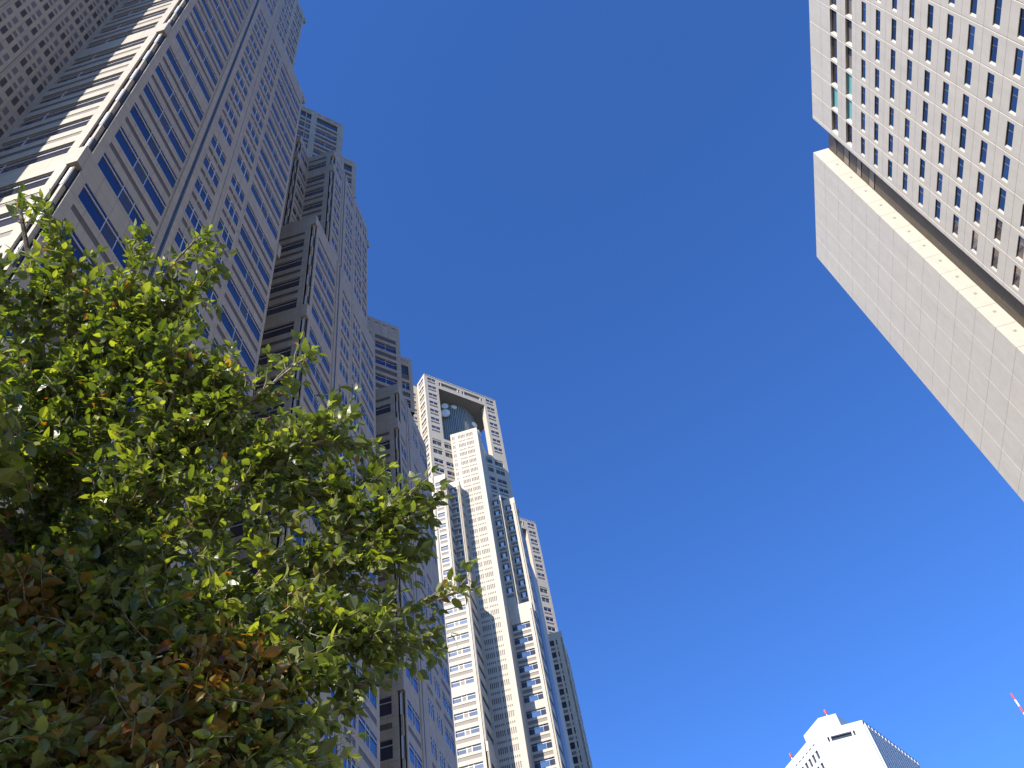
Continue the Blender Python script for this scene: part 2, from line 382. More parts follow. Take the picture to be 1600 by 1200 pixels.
# section 2
mb = MB(); BY2 = [(39.8, 44.95, 'b'), (47.2, 49.4, 's'), (50.45, 52.6, 's'), (53.15, 56.9, 'b')]
east(mb, 39.2, 57.55, 0, 91, BY2, [(45.3, 46.5)], [49.95])
east(mb, 42.5, 55.0, 91, 117.4, [(43.15, 45.2, 'b'), (47.25, 49.35, 's'), (50.55, 52.75, 's'), (53.25, 54.6, 'b')], [(45.6, 46.7)], [49.95])
south(mb, -27.4, XE, 39.2, 0, 91, 'shade'); notch(mb, XE, 39.2, 0, 91)
south(mb, -27.4, XE, 42.5, 91.01, 117.4, 'shade'); notch(mb, XE, 42.5, 91, 117.4)
mb.face([(-27.4, 39.2, 91), (XE, 39.2, 91), (XE, 42.5, 91), (-27.4, 42.5, 91)], 'roof')
mb.face([(-40, 42.5, 117.4), (XE, 42.5, 117.4), (XE, 55, 117.4), (-40, 55, 117.4)], 'roof')
mb.face([(-40, 55, 91), (XE, 55, 91), (XE, 57.55, 91), (-40, 57.55, 91)], 'roof')
mb.face([(XE, 57.55, 0), (-40, 57.55, 0), (-40, 57.55, 91), (XE, 57.55, 91)], 'granite')
mb.face([(XE, 55, 91), (-40, 55, 91), (-40, 55, 117.4), (XE, 55, 117.4)], 'granite')
mb.box(XE-0.25, XE+0.1, 55.01, 55.5, 112.2, 113.8, 'granite')
mb.box(XE-0.25, XE+0.1, 57.56, 58.0, 70.6, 72.6, 'granite')
mb.build('wall', T2)
mb = MB(); XC = -24.15
facade(mb, wins, (XC, 39.5+NS), E, 3.0-NS, 0, 118, [(0.3, 2.3, rows('half', 0, 118))])
L = 40-24.15-0.55; facade(mb, wins, (-40, 39.5), SO, L, 0, 118, [(8, L-0.6, rows('shade', 0, 118, dW=0.4))]); notch(mb, XC, 39.5, 0, 118)
mb.box(-40, XC, 42.51, 57, 100, 118, 'granite', 'roof', skip=('s', 'b')); mb.face([(-40, 39.5, 118), (XC, 39.5, 118), (XC, 42.51, 118), (-40, 42.51, 118)], 'roof')
mb.build('wall', T2)
# section 3
mb = MB()
for (ya, yb, za, zb, bays, gr) in ((63.8, 80.3, 0, 70, [(64.4, 68.1, 'b'), (71.3, 73.0, 's'), (74.0, 75.7, 's'), (76.7, 79.8, 'b')], (68.4, 69.8)),
                                   (65.6, 79.3, 70, 86, [(66.4, 68.4, 'b'), (71.7, 73.4, 's'), (74.5, 76.2, 's'), (77.0, 78.8, 'b')], (68.8, 70.2)),
                                   (66.4, 78.2, 86, 94, [(67.3, 68.9, 'b'), (72.0, 73.8, 's'), (74.9, 76.8, 's'), (77.0, 77.9, 'b')], (69.1, 70.4))):
    east(mb, ya, yb, za, zb, bays, [gr])
    south(mb, -27.4, XE, ya, za, zb, 'shade'); notch(mb, XE, ya, za, zb)
    mb.face([(-40, ya, zb), (XE, ya, zb), (XE, yb, zb), (-40, yb, zb)], 'roof')
    mb.face([(XE, yb, za), (-40, yb, za), (-40, yb, zb), (XE, yb, zb)], 'granite')
mb.build('wall', T2)
# west backing mass
mb = MB(); mb.box(-60, -27.4, 33.01, 84, 0, 89, 'granite', 'roof', skip=('b',)); mb.build('rear_wall', T2)
# turned (45 degree) tower tops
D = (math.sqrt(.5), math.sqrt(.5)); DN = (D[1], -D[0])
def turned(mb, c, xl, xr, z0, z1, bays, depth=12, stone='granite', brownk='brown', windows=wins):
    o = (xl, xl+c); L = (xr-xl)*math.sqrt(2)
    facade(mb, windows, o, D, L, z0, z1, [((a-xl)*math.sqrt(2), (b_-xl)*math.sqrt(2), r) for a, b_, r in bays], stone, brownk)
    P = lambda a, d: (o[0]+D[0]*a-DN[0]*d, o[1]+D[1]*a-DN[1]*d)
    A, B_, C_, D_ = P(0, 0), P(L, 0), P(L, depth), P(0, depth)
    for p, q in ((B_, C_), (C_, D_), (D_, A)): mb.face([(*p, z0), (*q, z0), (*q, z1), (*p, z1)], stone)
    mb.face([(*A, z1), (*B_, z1), (*C_, z1), (*D_, z1)], 'roof')
def top_rows(ztop, base, n=6):
    r = [(ztop-1.05, ztop-0.80, 'B', 0.25, tuple((s, s+0.2) for s in (0, .4, .8)))]
    r += [(ztop-4.35, ztop-2.05, 'M:dglass', 0.2)]
    for k in range(n):
        t = base-FP*k; r += [(t-1.75, t, 'half', 0.2), (t+0.62, t+1.6, 'B', 0.08)]
    return r
mb = MB(); r1 = top_rows(142.6, 135.95, 5)
turned(mb, 70.3, -33, -22.05, 118.01, 142.6, [(-32.5, -30, r1), (-29.4, -26.5, r1), (-27.6+1.2, -25.85, r1), (-25.2, -22.75, r1)])
r2 = top_rows(129.7, 123.0, 2)
turned(mb, 70.3+0.01, -22.04, -20.35, 117.41, 129.7, [(-21.75, -20.85, r2)], depth=10)
mb.build('turned_tower_top', T2)
mb = MB(); r1 = top_rows(114.0, 108.2, 4)
turned(mb, 92, -33, -21.25, 94.01, 114.0, [(-32.5, -30, r1), (-29.4, -26.5, r1), (-25.9, -24.65, r1), (-24.12, -21.75, r1)])
r2 = top_rows(106.5, 100.5, 2)
turned(mb, 92.01, -21.24, -20.0, 94.02, 106.5, [(-21.22, -20.42, r2)], depth=10)
mb.build('turned_tower_top', T2)
def hid2(x, y, z):
    if y < 13.5 and x < XE: return False
    return False
place_windows(T2, wins)

# ================================================================ FAR TWIN-TOPPED TOWER (centre)
T1 = thing('office_tower', 'sunlit cream granite tower with a square gateway top holding dish antennas, in the middle distance', 'building', (-35, 185, 0))
wins1 = []
def gate_top(dx, dy, dz, name, zlow, q_=1.0):
    """45-degree turned crown: two window columns, lintel, open chamber with a ribbed drum"""
    mb = MB(); wn = wins1; c = 207.2*q_+dy-dx; s2 = math.sqrt(2)
    xl, xr = -42.0*q_+dx, -22.78*q_+dx; zt = 231.0*q_+1.6+dz; zf = 200.3*q_+1.6+dz; zs = 225.75*q_+1.6+dz; xa, xb = -38.45*q_+dx, -26.2*q_+dx
    o = (xl, xl+c); U = lambda x: (x-xl)*s2; L = U(xr)
    P = lambda a, d, z: (o[0]+D[0]*a-DN[0]*d, o[1]+D[1]*a-DN[1]*d, z)
    def rr(z0, z1):
        r = []; t = zt-1.25
        while t-1.2 > z0:
            if t < z1: r.append((t-1.3, t, 't1', 0.1)); r.append((t-2.75, t-1.95, 'B', 0.12))
            t -= 4.1*q_
        return r
    col = rr(zf+2, zt-0.8)
    # left column, right column, lintel
    facade(mb, wn, o, D, U(xa), zf, zt, [(1.2, 4.25, col)], 'granite1', 'brown1')
    o2 = P(U(xb), 0, 0)[:2]
    facade(mb, wn, o2, D, L-U(xb), zf, zt, [(0.95, 4.0, col)], 'granite1', 'brown1')
    o3 = P(U(xa), 0, 0)[:2]; LL = U(xb)-U(xa); lo = []
    for h in (0, 1):
        q = h*LL/2
        lo += [(q+0.3, q+0.95, [(zs+1.6, zs+3.4, 'M:glass1d', 0.3)]), (q+1.25, q+LL/2-1.4, [(zs+1.9, zs+3.7, 'B', 0.35)]), (q+LL/2-1.1, q+LL/2-0.5, [(zs+1.6, zs+3.4, 'M:glass1d', 0.3)])]
    facade(mb, wn, o3, D, LL, zs, zt, lo, 'granite1', 'brown1')
    # column depths, roof slab, soffit
    def wallq(a0, d0, a1, d1, z0, z1, k='granite1'): mb.face([P(a0, d0, z0), P(a1, d1, z0), P(a1, d1, z1), P(a0, d0, z1)], k)
    a1 = U(xa); a2 = U(xb); dc = 2.2; dp = 15.0
    wallq(a1, 0, a1, 5, zf, zs); wallq(a1, 5, 0, 5, zf, zs)
    wallq(a2, dc, a2, 0, zf, zs); wallq(L, dc, a2, dc, zf, zs); 
    wallq(L, 0, L, dc, zf, zs); wallq(L, 0, L, dp, zs, zt); wallq(L, dp, 0, dp, zs, zt)
    mb.face([P(0, 0, zt), P(L, 0, zt), P(L, dp, zt), P(0, dp, zt)], 'roof')
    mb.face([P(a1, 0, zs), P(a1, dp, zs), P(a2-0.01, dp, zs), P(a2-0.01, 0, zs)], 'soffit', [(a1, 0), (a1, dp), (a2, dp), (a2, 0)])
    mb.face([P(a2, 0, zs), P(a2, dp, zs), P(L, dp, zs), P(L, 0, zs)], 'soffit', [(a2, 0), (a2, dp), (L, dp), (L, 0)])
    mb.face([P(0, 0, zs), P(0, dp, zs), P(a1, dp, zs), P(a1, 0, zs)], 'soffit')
    # cornice teeth
    for k in range(int(L/0.9)): mb.obox(o, D, DN, 0.2+k*0.9, 0.75+k*0.9, 0, 0.18, zt-0.28, zt-0.05, 'granite1')
    # south-west face
    U2 = (math.sqrt(.5), -math.sqrt(.5)); L2 = 5.15
    oc = P(0, L2, 0)[:2]
    facade(mb, wn, oc, U2, L2, zlow, zt, [(1.0, 4.2, rr(zlow, zt-0.8))], 'granite1', 'brown1')
    # mass further back on the left
    ob = (oc[0]-D[0]*7, oc[1]-D[1]*7)
    facade(mb, wn, ob, D, 7, zlow, zt-1.2, [(0.8, 3.4, rr(zlow, zt-2)), (4.0, 6.3, rr(zlow, zt-2))], 'granite1', 'brown1')
    mb.face([(*ob, zt-1.2), (*oc, zt-1.2), (*P(0, dp, 0)[:2], zt-1.2), (*P(-7, dp, 0)[:2], zt-1.2)], 'roof')
    # body below the gateway
    def r2(off=0):
        r = [(zf-4.1, zf-2.2, 't1g', 0.2), (zf-8.1, zf-6.2, 't1g', 0.2), (zf-5.7, zf-5.2, 'B', 0.08), (zf-1.9, zf-1.4, 'B', 0.08)]
        t = zf-10.4
        while t-2 > zlow: r += [(t-1.6, t, 't1b', 0.2), (t-3.0, t-2.3, 'B', 0.08)]; t -= FP
        return r
    facade(mb, wn, o, D, L, zlow, zf, [(1.0, 4.2, r2()), (5.1, 8.4, r2()), (9.3, 12.6, r2()), (14.6, 17.9, r2()), (18.8, 22.1, r2()), (23.0, 26.2, r2())], 'granite1', 'brown1')
    wallq(L, 0, L, dp, zlow, zf); wallq(L, dp, 0, dp, zlow, zf)
    mb.face([P(0, 0, zf), P(L, 0, zf), P(L, dp, zf), P(0, dp, zf)], 'roof')
    mb.build(name, T1)
    # ribbed drum standing in the chamber
    db = MB(); cx, cy, R_ = -41.3*q_+dx, 185.6*q_+dy, 10.6; N_ = 56
    for k in range(N_):
        a = math.radians(-125+200*k/N_); b_ = math.radians(-125+200*(k+0.55)/N_); c_ = math.radians(-125+200*(k+1)/N_)
        q = [(cx+math.cos(t)*r, cy+math.sin(t)*r) for t, r in ((a, R_), (b_, R_), (b_, R_-0.5), (c_, R_-0.5))]
        for i in range(3): db.face([(*q[i], zf), (*q[i+1], zf), (*q[i+1], zs-0.01), (*q[i], zs-0.01)], 'drum')
        q2 = (cx+math.cos(c_)*R_, cy+math.sin(c_)*R_); db.face([(*q[3], zf), (*q2, zf), (*q2, zs-0.01), (*q[3], zs-0.01)], 'drum')
    db.build('ribbed_drum', T1)
gate_top(0, 0, 0, 'gateway_top', 96, 1.021)
gate_top(-1.0, 60.6, -3.0, 'gateway_top', 140)
# antennas
def dish(x, y, z, r, aim, k='white'):
    x, y, z = x*1.021, y*1.021, (z-1.6)*1.021+1.6
    aim = Vector(aim).normalized(); c = Vector((x, y, z)); X = aim.orthogonal().normalized(); Y = aim.cross(X); mb = MB(); N_ = 20
    prof = [(0.0, -0.30*r), (0.35*r, -0.26*r), (0.7*r, -0.13*r), (r, 0.0), (1.02*r, 0.0), (1.02*r, 0.12*r)]
    def ring(rr, h): return [c+aim*h+(X*math.cos(2*math.pi*i/N_)+Y*math.sin(2*math.pi*i/N_))*rr for i in range(N_)]
    # drum type microwave dish: shroud + slightly domed radome
    sh = [ring(r*0.25, -0.55*r), ring(r*0.8, -0.35*r), ring(r, -0.1*r), ring(r, 0.25*r), ring(r*0.7, 0.33*r), ring(r*0.3, 0.37*r)]
    for A, B_ in zip(sh, sh[1:]):
        for i in range(N_): j = (i+1) % N_; mb.face([A[i], A[j], B_[j], B_[i]], k)
    mb.face(sh[-1], k); mb.face(sh[0][::-1], 'vent')
    o = mb.build('dish_antenna', T1)
    bm_ = MB(); back = c-aim*0.55*r
    bm_.tube(back, back-aim*1.6, 0.12, 0.12, 'vent'); bm_.tube(back-aim*0.8+Vector((0, 0, -1.6*r)), back-aim*0.8+Vector((0, 0, 1.2)), 0.14, 0.14, 'vent')
    for q in (-0.8, 0.8): bm_.tube(back+X*q*r*0.6, back-aim*1.2, 0.06, 0.06, 'vent')
    b2 = bm_.build('dish_bracket', o)
dish(-38.3, 174.7, 224.8, 1.15, (0.35, -1, -0.1)); dish(-38.4, 174.6, 221.0, 1.55, (0.2, -1, -0.15))
dish(-35.9, 177.1, 225.9, 1.05, (0.6, -1, 0.0)); dish(-31.0, 183.0, 221.4, 1.1, (0.9, -0.7, 0)); dish(-30.0, 184.0, 217.8, 1.2, (1, -0.25, 0))
mb = MB(); pa = (-35.3, 183.4); mb.obox(pa, D, DN, 0.3, 2.4, 0.3, 0.65, 225.8, 228.6, 'white'); mb.obox(pa, D, DN, 0.9, 1.2, -1.2, 0.3, 226.6, 228.0, 'vent')
mb.tube((-35.6, 184.4, 225.6), (-35.6, 184.4, 228.8), 0.15, 0.15, 'vent'); mb.obox((-36.1, 184.0), D, DN, -0.6, 0.6, -0.2, 0.4, 226.0, 227.8, 'vent'); mb.build('panel_antenna', T1)

# lattice-window shaft
mb = MB(); XS0, XS1, YS = -37.4, -28.75, 173.3; ZS = 208.3
shaft = []; cellw = (30.75-37.4)
cols_ = [0.55, 1.0]+[2.45+0.46*i for i in range(5)]+[5.0+0.46*i for i in range(5)]
tall = []; short = []
t = 206.9
while t > 60:
    pass_ = t
    tall.append((t-1.6, t-0.1, 'M:slit', 0.10)); tall.append((t+0.85, t+1.4, 'M:slit', 0.08)); tall.append((t-3.0+0.55, t-3.0+0.95, 'M:slit', 0.10)) if False else None
    t -= FP
tall = [q for q in tall if q]
opsS = sorted(q for q in tall if q[1] < ZS-0.5)+[]
opsS2 = []
for q in opsS: opsS2.append(q)
facade(mb, wins1, (XS0, YS), SO, XS1-XS0, 0, ZS, [(a, a+0.27, opsS2) for a in cols_], 'granite1', 'brown1')
mb.face([(XS1, YS, 0), (XS1, YS+16, 0), (XS1, YS+16, ZS), (XS1, YS, ZS)], 'granite1')
mb.face([(XS0, YS+12, 0), (XS0, YS, 0), (XS0, YS, ZS), (XS0, YS+12, ZS)], 'granite1')
mb.face([(XS0, YS, ZS), (XS1, YS, ZS), (XS1, YS+16, ZS), (XS0, YS+12, ZS)], 'roof')
mb.build('stair_shaft', T1)
# left sub-tower
def r1(style, zt, z0=0, wh=1.5, base=180.5, brown=True, plain=()):
    r = []; t = base; k = 0
    while t-3 > z0:
        if t < zt-1.2:
            r.append((t-wh, t, style, 0.28))
            if brown and k not in plain: r.append((t-wh-1.55, t-wh-0.65, 'B', 0.09))
        t -= FP; k += 1
    return r
mb = MB(); YL = 165.5
facade(mb, wins1, (-52, YL), SO, 52-39.05, 0, 183.2, [(6.2, 9.2, r1('t1f', 183.2, 140)), (52-41.55, 52-39.62, r1('t1f', 183.2, 140))], 'granite1', 'brown1') if False else None
facade(mb, wins1, (-52, YL), SO, 52-39.05, 142, 183.2, [(6.2, 9.2, r1('t1f', 183.2, 142)), (52-41.55, 52-39.62, r1('t1f', 183.2, 142, plain=(9,)))], 'granite1', 'brown1')
facade(mb, wins1, (-52, YL), SO, 52-36.1, 0, 141.99, [(6.2, 9.2, r1('t1f', 141.9, 0)), (52-42.05, 52-36.8, r1('t1w', 141.9, 0, plain=(9, 16)))], 'granite1', 'brown1')
mb.obox((-52, YL), SO, (0, -1), 52-42.32, 52-42.12, -0.1, 0.01, 0, 183.2, 'dmetal'); mb.obox((-52, YL), SO, (0, -1), 52-42.12, 52-42.0, 0, 0.25, 142, 183.2, 'granite1')
def notch1(mb, xc, yc, z0, z1, s=0.5, dep=0.9):
    x0 = xc-s; y1 = yc+dep
    mb.face([(x0, yc, z0), (x0, y1, z0), (x0, y1, z1), (x0, yc, z1)], 'granite1'); mb.face([(x0, y1, z0), (xc-0.12, y1, z0), (xc-0.12, y1, z1), (x0, y1, z1)], 'dmetal')
    mb.box(xc-0.12, xc, yc, y1, z0, z1, 'granite1', skip=('b',))
    mb.box(x0+0.14, x0+0.27, yc+0.1, yc+0.3, z0, z1-2.2, 'granite1', skip=('b', 't'))
    t = 180.5
    while t > z0+4:
        if t < z1-1: mb.box(x0+0.01, xc-0.13, y1-0.5, y1-0.01, t-3.4, t-1.7, 'granite1')
        t -= FP
    mb.box(x0-0.01, xc+0.02, yc-0.02, y1, z1-2.2, z1+0.01, 'granite1')
notch1(mb, -38.55, YL, 142, 183.2); notch1(mb, -35.6, YL, 100, 142); notch1(mb, -35.3, YL-0.3, 0, 99.9)
def strips(mb, x, y0, y1, z0, z1, k='brown'):
    """east flank: stone bands and dark window strips"""
    r = []; t = 180.5
    while t-3 > z0:
        if t < z1-1: r += [(t-1.5, t, 'M:dglass', 0.15)]
        t -= FP
    facade(mb, wins1, (x, y0), E, y1-y0, z0, z1, [(0.5, y1-y0-0.3, r)] if y1-y0 > 1.5 else [], 'granite1', 'brown1')
strips(mb, -38.55, YL+0.9, 169.8, 142, 183.2); strips(mb, -35.6, YL+0.9, 173.29, 100, 142); strips(mb, -35.3, YL+0.6, 173.29, 0, 99.9)
mb.face([(-52, YL, 183.2), (-38.55, YL, 183.2), (-38.55, 171, 183.2), (-52, 171, 183.2)], 'roof')
mb.face([(-52, YL, 142), (-35.6, YL, 142), (-35.6, 173, 142), (-52, 173, 142)], 'granite1')
# recessed bay 1b
Y1 = 169.8
facade(mb, wins1, (-39.5, Y1), SO, 39.5-36.2, 142, 183.6, [(0.35, 2.85, r1('t1s', 183.6, 142, wh=1.8, base=181.2))], 'granite1', 'brown1')
notch1(mb, -35.7, Y1, 142, 183.6); strips(mb, -35.7, Y1+0.9, YS-0.01, 142, 183.6)
mb.face([(-39.5, Y1, 183.6), (-35.7, Y1, 183.6), (-35.7, YS, 183.6), (-39.5, YS, 183.6)], 'roof')
mb.build('wall', T1)
# right sub-tower
mb = MB(); YR = 178.6; YQ = 183.0
facade(mb, wins1, (XS1, YR), SO, 28.75-26.3, 142.3, 182.0, [(0.25, 2.15, r1('t1s', 182.0, 142.3, wh=2.0, base=180.7))], 'granite1', 'brown1')
facade(mb, wins1, (XS1, YR), SO, 28.75-23.1, 0, 142.29, [(0.25, 4.9, r1('t1s', 141, 0, wh=1.9, base=180.7, plain=(9, 16)))], 'granite1', 'brown1')
notch1(mb, -25.85, YR, 142.3, 182.0, 0.45, 1.0); notch1(mb, -22.65, YR, 0, 142.3, 0.45, 1.0)
strips(mb, -25.85, YR+1.0, YQ, 142.3, 182.0)
facade(mb, wins1, (-25.85, YQ), SO, 25.85-22.95, 142.3, 184.0, [(0.25, 2.1, r1('t1s', 184, 142.3, wh=2.0, base=181.6))], 'granite1', 'brown1')
notch1(mb, -22.5, YQ, 142.3, 184.0, 0.45, 1.0)
strips(mb, -22.5, YQ+1.0, 187.5, 142.3, 184.0)
strips(mb, -22.65, YR+1.0, 185.5, 0, 142.3)
mb.box(-40, -22.6, 187.5, 193.5, 0, 176, 'lilac', 'roof', skip=('b', 's'))  # glass strip: its sky reflection is painted as a lilac-grey tone
mb.face([(-22.62, 185.5, 0), (-22.62, 187.5, 0), (-22.62, 187.5, 142.3), (-22.62, 185.5, 142.3)], 'dmetal')
mb.box(-40, -22.75, 193.5, 203, 0, 168, 'granite1', 'roof', skip=('b', 's'))
mb.face([(XS1, YR, 182), (-25.85, YR, 182), (-25.85, YQ, 182), (XS1, YQ, 182)], 'roof'); mb.face([(-25.85, YR, 142.3), (-22.65, YR, 142.3), (-22.65, YQ, 142.3), (-25.85, YQ, 142.3)], 'roof')
mb.face([(-33, YQ, 184), (-22.5, YQ, 184), (-22.5, 190, 184), (-33, 190, 184)], 'roof')
mb.build('wall', T1)
# lower block beyond on the right
mb = MB(); YB = 215
r = r1('dk', 157, 0, wh=1.9, base=155.0, brown=True)
facade(mb, wins1, (-40, YB), SO, 40-20.6, 0, 157.5, [(2, 8, r), (40-26.1, 40-25.75, r), (40-25.2, 40-22.8, r), (40-22.2, 40-21.85, r)], 'granite1', 'brown1')
facade(mb, wins1, (-20.6, YB+0.9), E, 12, 0, 157.5, [(1.0+2.8*k, 2.9+2.8*k, r1('dk', 157, 0, wh=2.2, base=155.0)) for k in range(4)], 'granite1', 'brown1')
mb.box(-40, -20.6, YB, YB+12.9, 0, 157.5, 'granite1', 'roof', skip=('b', 's', 'e'))
notch1(mb, -20.1, YB, 0, 157.5)
mb.box(-60, -40, 170, 250, 0, 120, 'granite1', 'roof', skip=('b',))
mb.build('wall', T1)
place_windows(T1, wins1)

# ================================================================ PRECAST OFFICE BUILDING (right)
K = thing('precast_office_building', 'beige concrete block with rows of small windows and blank end slab, upper right', 'building', (50, 40, 0))
winsk = []
KR = -0.01009
ku = (-KR*0-(-0.01009)*0-0.01009*1, 1.0)   # direction along the street face, towards the far end
def nrm(v): l = math.hypot(*v); return (v[0]/l, v[1]/l)
kn_u = nrm((-0.01009, 1.0)); 
# seen from the street the far end is on the left: facade runs from far end to near end
KU = (-kn_u[0], -kn_u[1]); KN = (KU[1], -KU[0])      # KN points to the street (-x)
KX = 50.0
def KP(y, d=0.0): # point on the street plane at street coordinate y, d metres out of the wall
    return (kn_u[0]*y+kn_u[1]*KX+KN[0]*d, kn_u[1]*y-kn_u[0]*KX+KN[1]*d)
KZ = lambda v: v*50+1.6
zj = [KZ(2.118-0.0802*k) for k in range(27)]
def pquad(mb, ya, yb, za, zb, k, d=0.0):
    A = KP(yb, d); B_ = KP(ya, d); mb.face([(*A, za), (*B_, za), (*B_, zb), (*A, zb)], k)
def panel(mb, ya, yb, za, zb, hole=None, depth=0.15, th=0.11, style=None, gy=0.02, gz=0.02, ch=0.09, splay=0.24):
    """one precast unit: its southern edge is chamfered, its window has a splayed far jamb"""
    ya += gy+ch; yb -= gy; za += gz; zb -= gz
    if hole:
        ha, hb, hz0, hz1 = hole
        pquad(mb, ya, ha, za, zb, 'concrete'); pquad(mb, hb, yb, za, zb, 'concrete'); pquad(mb, ha, hb, za, hz0, 'concrete'); pquad(mb, ha, hb, hz1, zb, 'concrete')
        A0, A1, B0, B1 = KP(ha), KP(ha, -depth), KP(hb), KP(hb-splay, -depth)
        mb.face([(*A0, hz0), (*A1, hz0), (*A1, hz1), (*A0, hz1)], 'concrete'); mb.face([(*B1, hz0), (*B0, hz0), (*B0, hz1), (*B1, hz1)], 'concrete')
        mb.face([(*B0, hz1), (*A0, hz1), (*A1, hz1), (*B1, hz1)], 'concrete'); mb.face([(*B1, hz0), (*A1, hz0), (*A0, hz0), (*B0, hz0)], 'concrete')
        p = KP(hb-splay, -depth+0.02); winsk.append((p[0], p[1], hz0, KU, hb-splay-ha, hz1-hz0, style or 'k'))
    else: pquad(mb, ya, yb, za, zb, 'concrete')
    A, B_ = KP(ya), KP(ya-ch, -th); mb.face([(*B_, za), (*A, za), (*A, zb), (*B_, zb)], 'concrete')
    A, B_ = KP(yb), KP(yb, -th); mb.face([(*A, za), (*B_, za), (*B_, zb), (*A, zb)], 'concrete')
    mb.face([(*KP(ya), zb), (*KP(yb), zb), (*KP(yb, -th), zb), (*KP(ya-ch, -th), zb)], 'concrete')
    mb.face([(*KP(ya), za), (*KP(yb), za), (*KP(yb, -th), za), (*KP(ya-ch, -th), za)], 'concrete')
yj = [47.9+3.65*k for k in range(5)]; yj[-1] = 62.45
low = []; y_ = 47.9
while y_ > -30: y_ -= 3.65; low.append(y_)
yj = sorted(low)+yj
mb = MB(); rk = random.Random(3)
edges = yj
for a, b_ in zip(edges, edges[1:]):
    far = a
    for j in range(len(zj)-1):
        z1_, z0_ = zj[j], zj[j+1]
        panel(mb, a, b_, z0_, z1_, (a+0.48, b_-0.62+0.2, z0_+1.38, z0_+2.55))
    # row above first joint
    panel(mb, a, b_, KZ(2.118), KZ(2.198), (a+0.48, b_-0.42, KZ(2.142), KZ(2.166)))
    s1 = 'kd'; s2 = rk.choice(['kd', 'kb'])
    i = yj.index(a); n_ = len(yj)-1-i          # 1 = last cell towards the corner
    if n_ in (2,): s1 = 'kt'
    if n_ in (2, 3): s2 = 'kt'
    if n_ in (4, 5, 6): s2 = 'kb'
    if n_ == 1: s2 = 'kd'
    panel(mb, a, b_, KZ(2.198), KZ(2.288), (a+0.12, b_-0.16, KZ(2.222), KZ(2.261)), depth=0.35, style=s2)
    panel(mb, a, b_, KZ(2.288), KZ(2.420), (a+0.12, b_-0.16, KZ(2.315), KZ(2.358)), depth=0.35, style=s1)
    panel(mb, a, b_, KZ(2.420), KZ(2.500))
for j in range(len(zj)-1): panel(mb, 62.45, 63.05, zj[j+1], zj[j])
panel(mb, 62.45, 63.05, KZ(2.118), KZ(2.5))
pquad(mb, -30, 63.0, 0, KZ(2.499), 'joint', -0.08) if False else None
# backing wall broken behind openings is not seen; a dark liner closes the joints
for a, b_ in zip(edges, edges[1:]):
    for c in (a, ): pquad(mb, c-0.12, c+0.12, 0, KZ(2.499), 'concrete', -0.105)
for z in zj+[KZ(v) for v in (2.198, 2.288, 2.42)]: pquad(mb, -30, 63.0, z-0.1, z+0.1, 'joint', -0.10)
# return face to the north, roof, rest of the body
A, B_ = KP(63.05), KP(63.05, -2.4)
mb.face([(*A, 0), (*B_, 0), (*B_, KZ(2.5)), (*A, KZ(2.5))], 'concrete')
def kbox(mb, ya, yb, d0, d1, z0, z1, k, top='roof'):
    P4 = [KP(ya, d1), KP(yb, d1), KP(yb, d0), KP(ya, d0)]
    for i in range(4): mb.face([(*P4[i], z0), (*P4[(i+1) % 4], z0), (*P4[(i+1) % 4], z1), (*P4[i], z1)], k)
    mb.face([(*p, z1) for p in P4], top)
kbox(mb, -30.2, 68.9, -24, -2.4, 0, KZ(2.497), 'slot')
kbox(mb, -30.2, 63.04, -2.39, -0.75, 0, KZ(2.4985), 'concrete')
mb.face([(*KP(-30, 0), KZ(2.5)), (*KP(63.05, 0), KZ(2.5)), (*KP(63.05, -1), KZ(2.5)), (*KP(-30, -1), KZ(2.5))], 'concrete')
for z, h in ((124.2, 0.5), (120.8, 1.8), (116.5, 1.6), (112.4, 1.7)):    # windows at the back of the slot
    p = KP(68.7, -2.37); winsk.append((p[0], p[1], z-h, KU, 5.4, h, 'kb'))
mb.build('precast_wall', K)
# blank end slab
mb = MB(); yb0, yb1 = 68.95, 88.8
ys = [yb0]+[yb0+3.95*k for k in range(1, 5)]+[yb1]
zs_ = [KZ(2.504), KZ(2.416), KZ(2.319), KZ(2.222), KZ(2.128)]+[KZ(2.128-0.0805*k) for k in range(1, 27)]
for a, b_ in zip(ys, ys[1:]):
    for z1_, z0_ in zip(zs_, zs_[1:]): panel(mb, a, b_, max(z0_, 0), z1_, th=0.05, gy=0.022, gz=0.02, ch=0.02)
pquad(mb, yb0+0.02, yb1-0.02, 0, KZ(2.503), 'joint', -0.05)
for z1_, z0_ in zip(zs_, zs_[1:]):   # south end of the slab with small vents
    A, B_ = KP(yb0, 0), KP(yb0, -2.39); mb.face([(*A, max(z0_, 0)+0.02), (*B_, max(z0_, 0)+0.02), (*B_, z1_-0.02), (*A, z1_-0.02)], 'concrete')
A, B_ = KP(yb0+0.03, 0), KP(yb0+0.03, -2.39); mb.face([(*A, 0), (*B_, 0), (*B_, KZ(2.503)), (*A, KZ(2.503))], 'joint')
kbox(mb, yb0+0.04, yb1-0.03, -8, -0.06, 0, KZ(2.503), 'concrete', 'concrete')
mb.build('blank_end_slab', K)
for z1_, z0_ in list(zip(zs_, zs_[1:]))[1:22]:
    vb = MB(); zc = z1_-1.55
    for q in range(2):
        A, B_ = KP(yb0-0.02, -1.25-q*0.17), KP(yb0-0.02, -1.25-q*0.17-0.14)
        vb.face([(*A, zc), (*B_, zc), (*B_, zc+0.34), (*A, zc+0.34)], 'vent')
    C0, C1 = KP(yb0, -1.22), KP(yb0, -1.6)
    C2, C3 = KP(yb0-0.02, -1.22), KP(yb0-0.02, -1.6)
    vb.face([(*C0, zc+0.34), (*C1, zc+0.34), (*C3, zc+0.34), (*C2, zc+0.34)], 'vent'); vb.face([(*C0, zc), (*C2, zc), (*C3, zc), (*C1, zc)], 'vent')
    vb.build('vent', K)
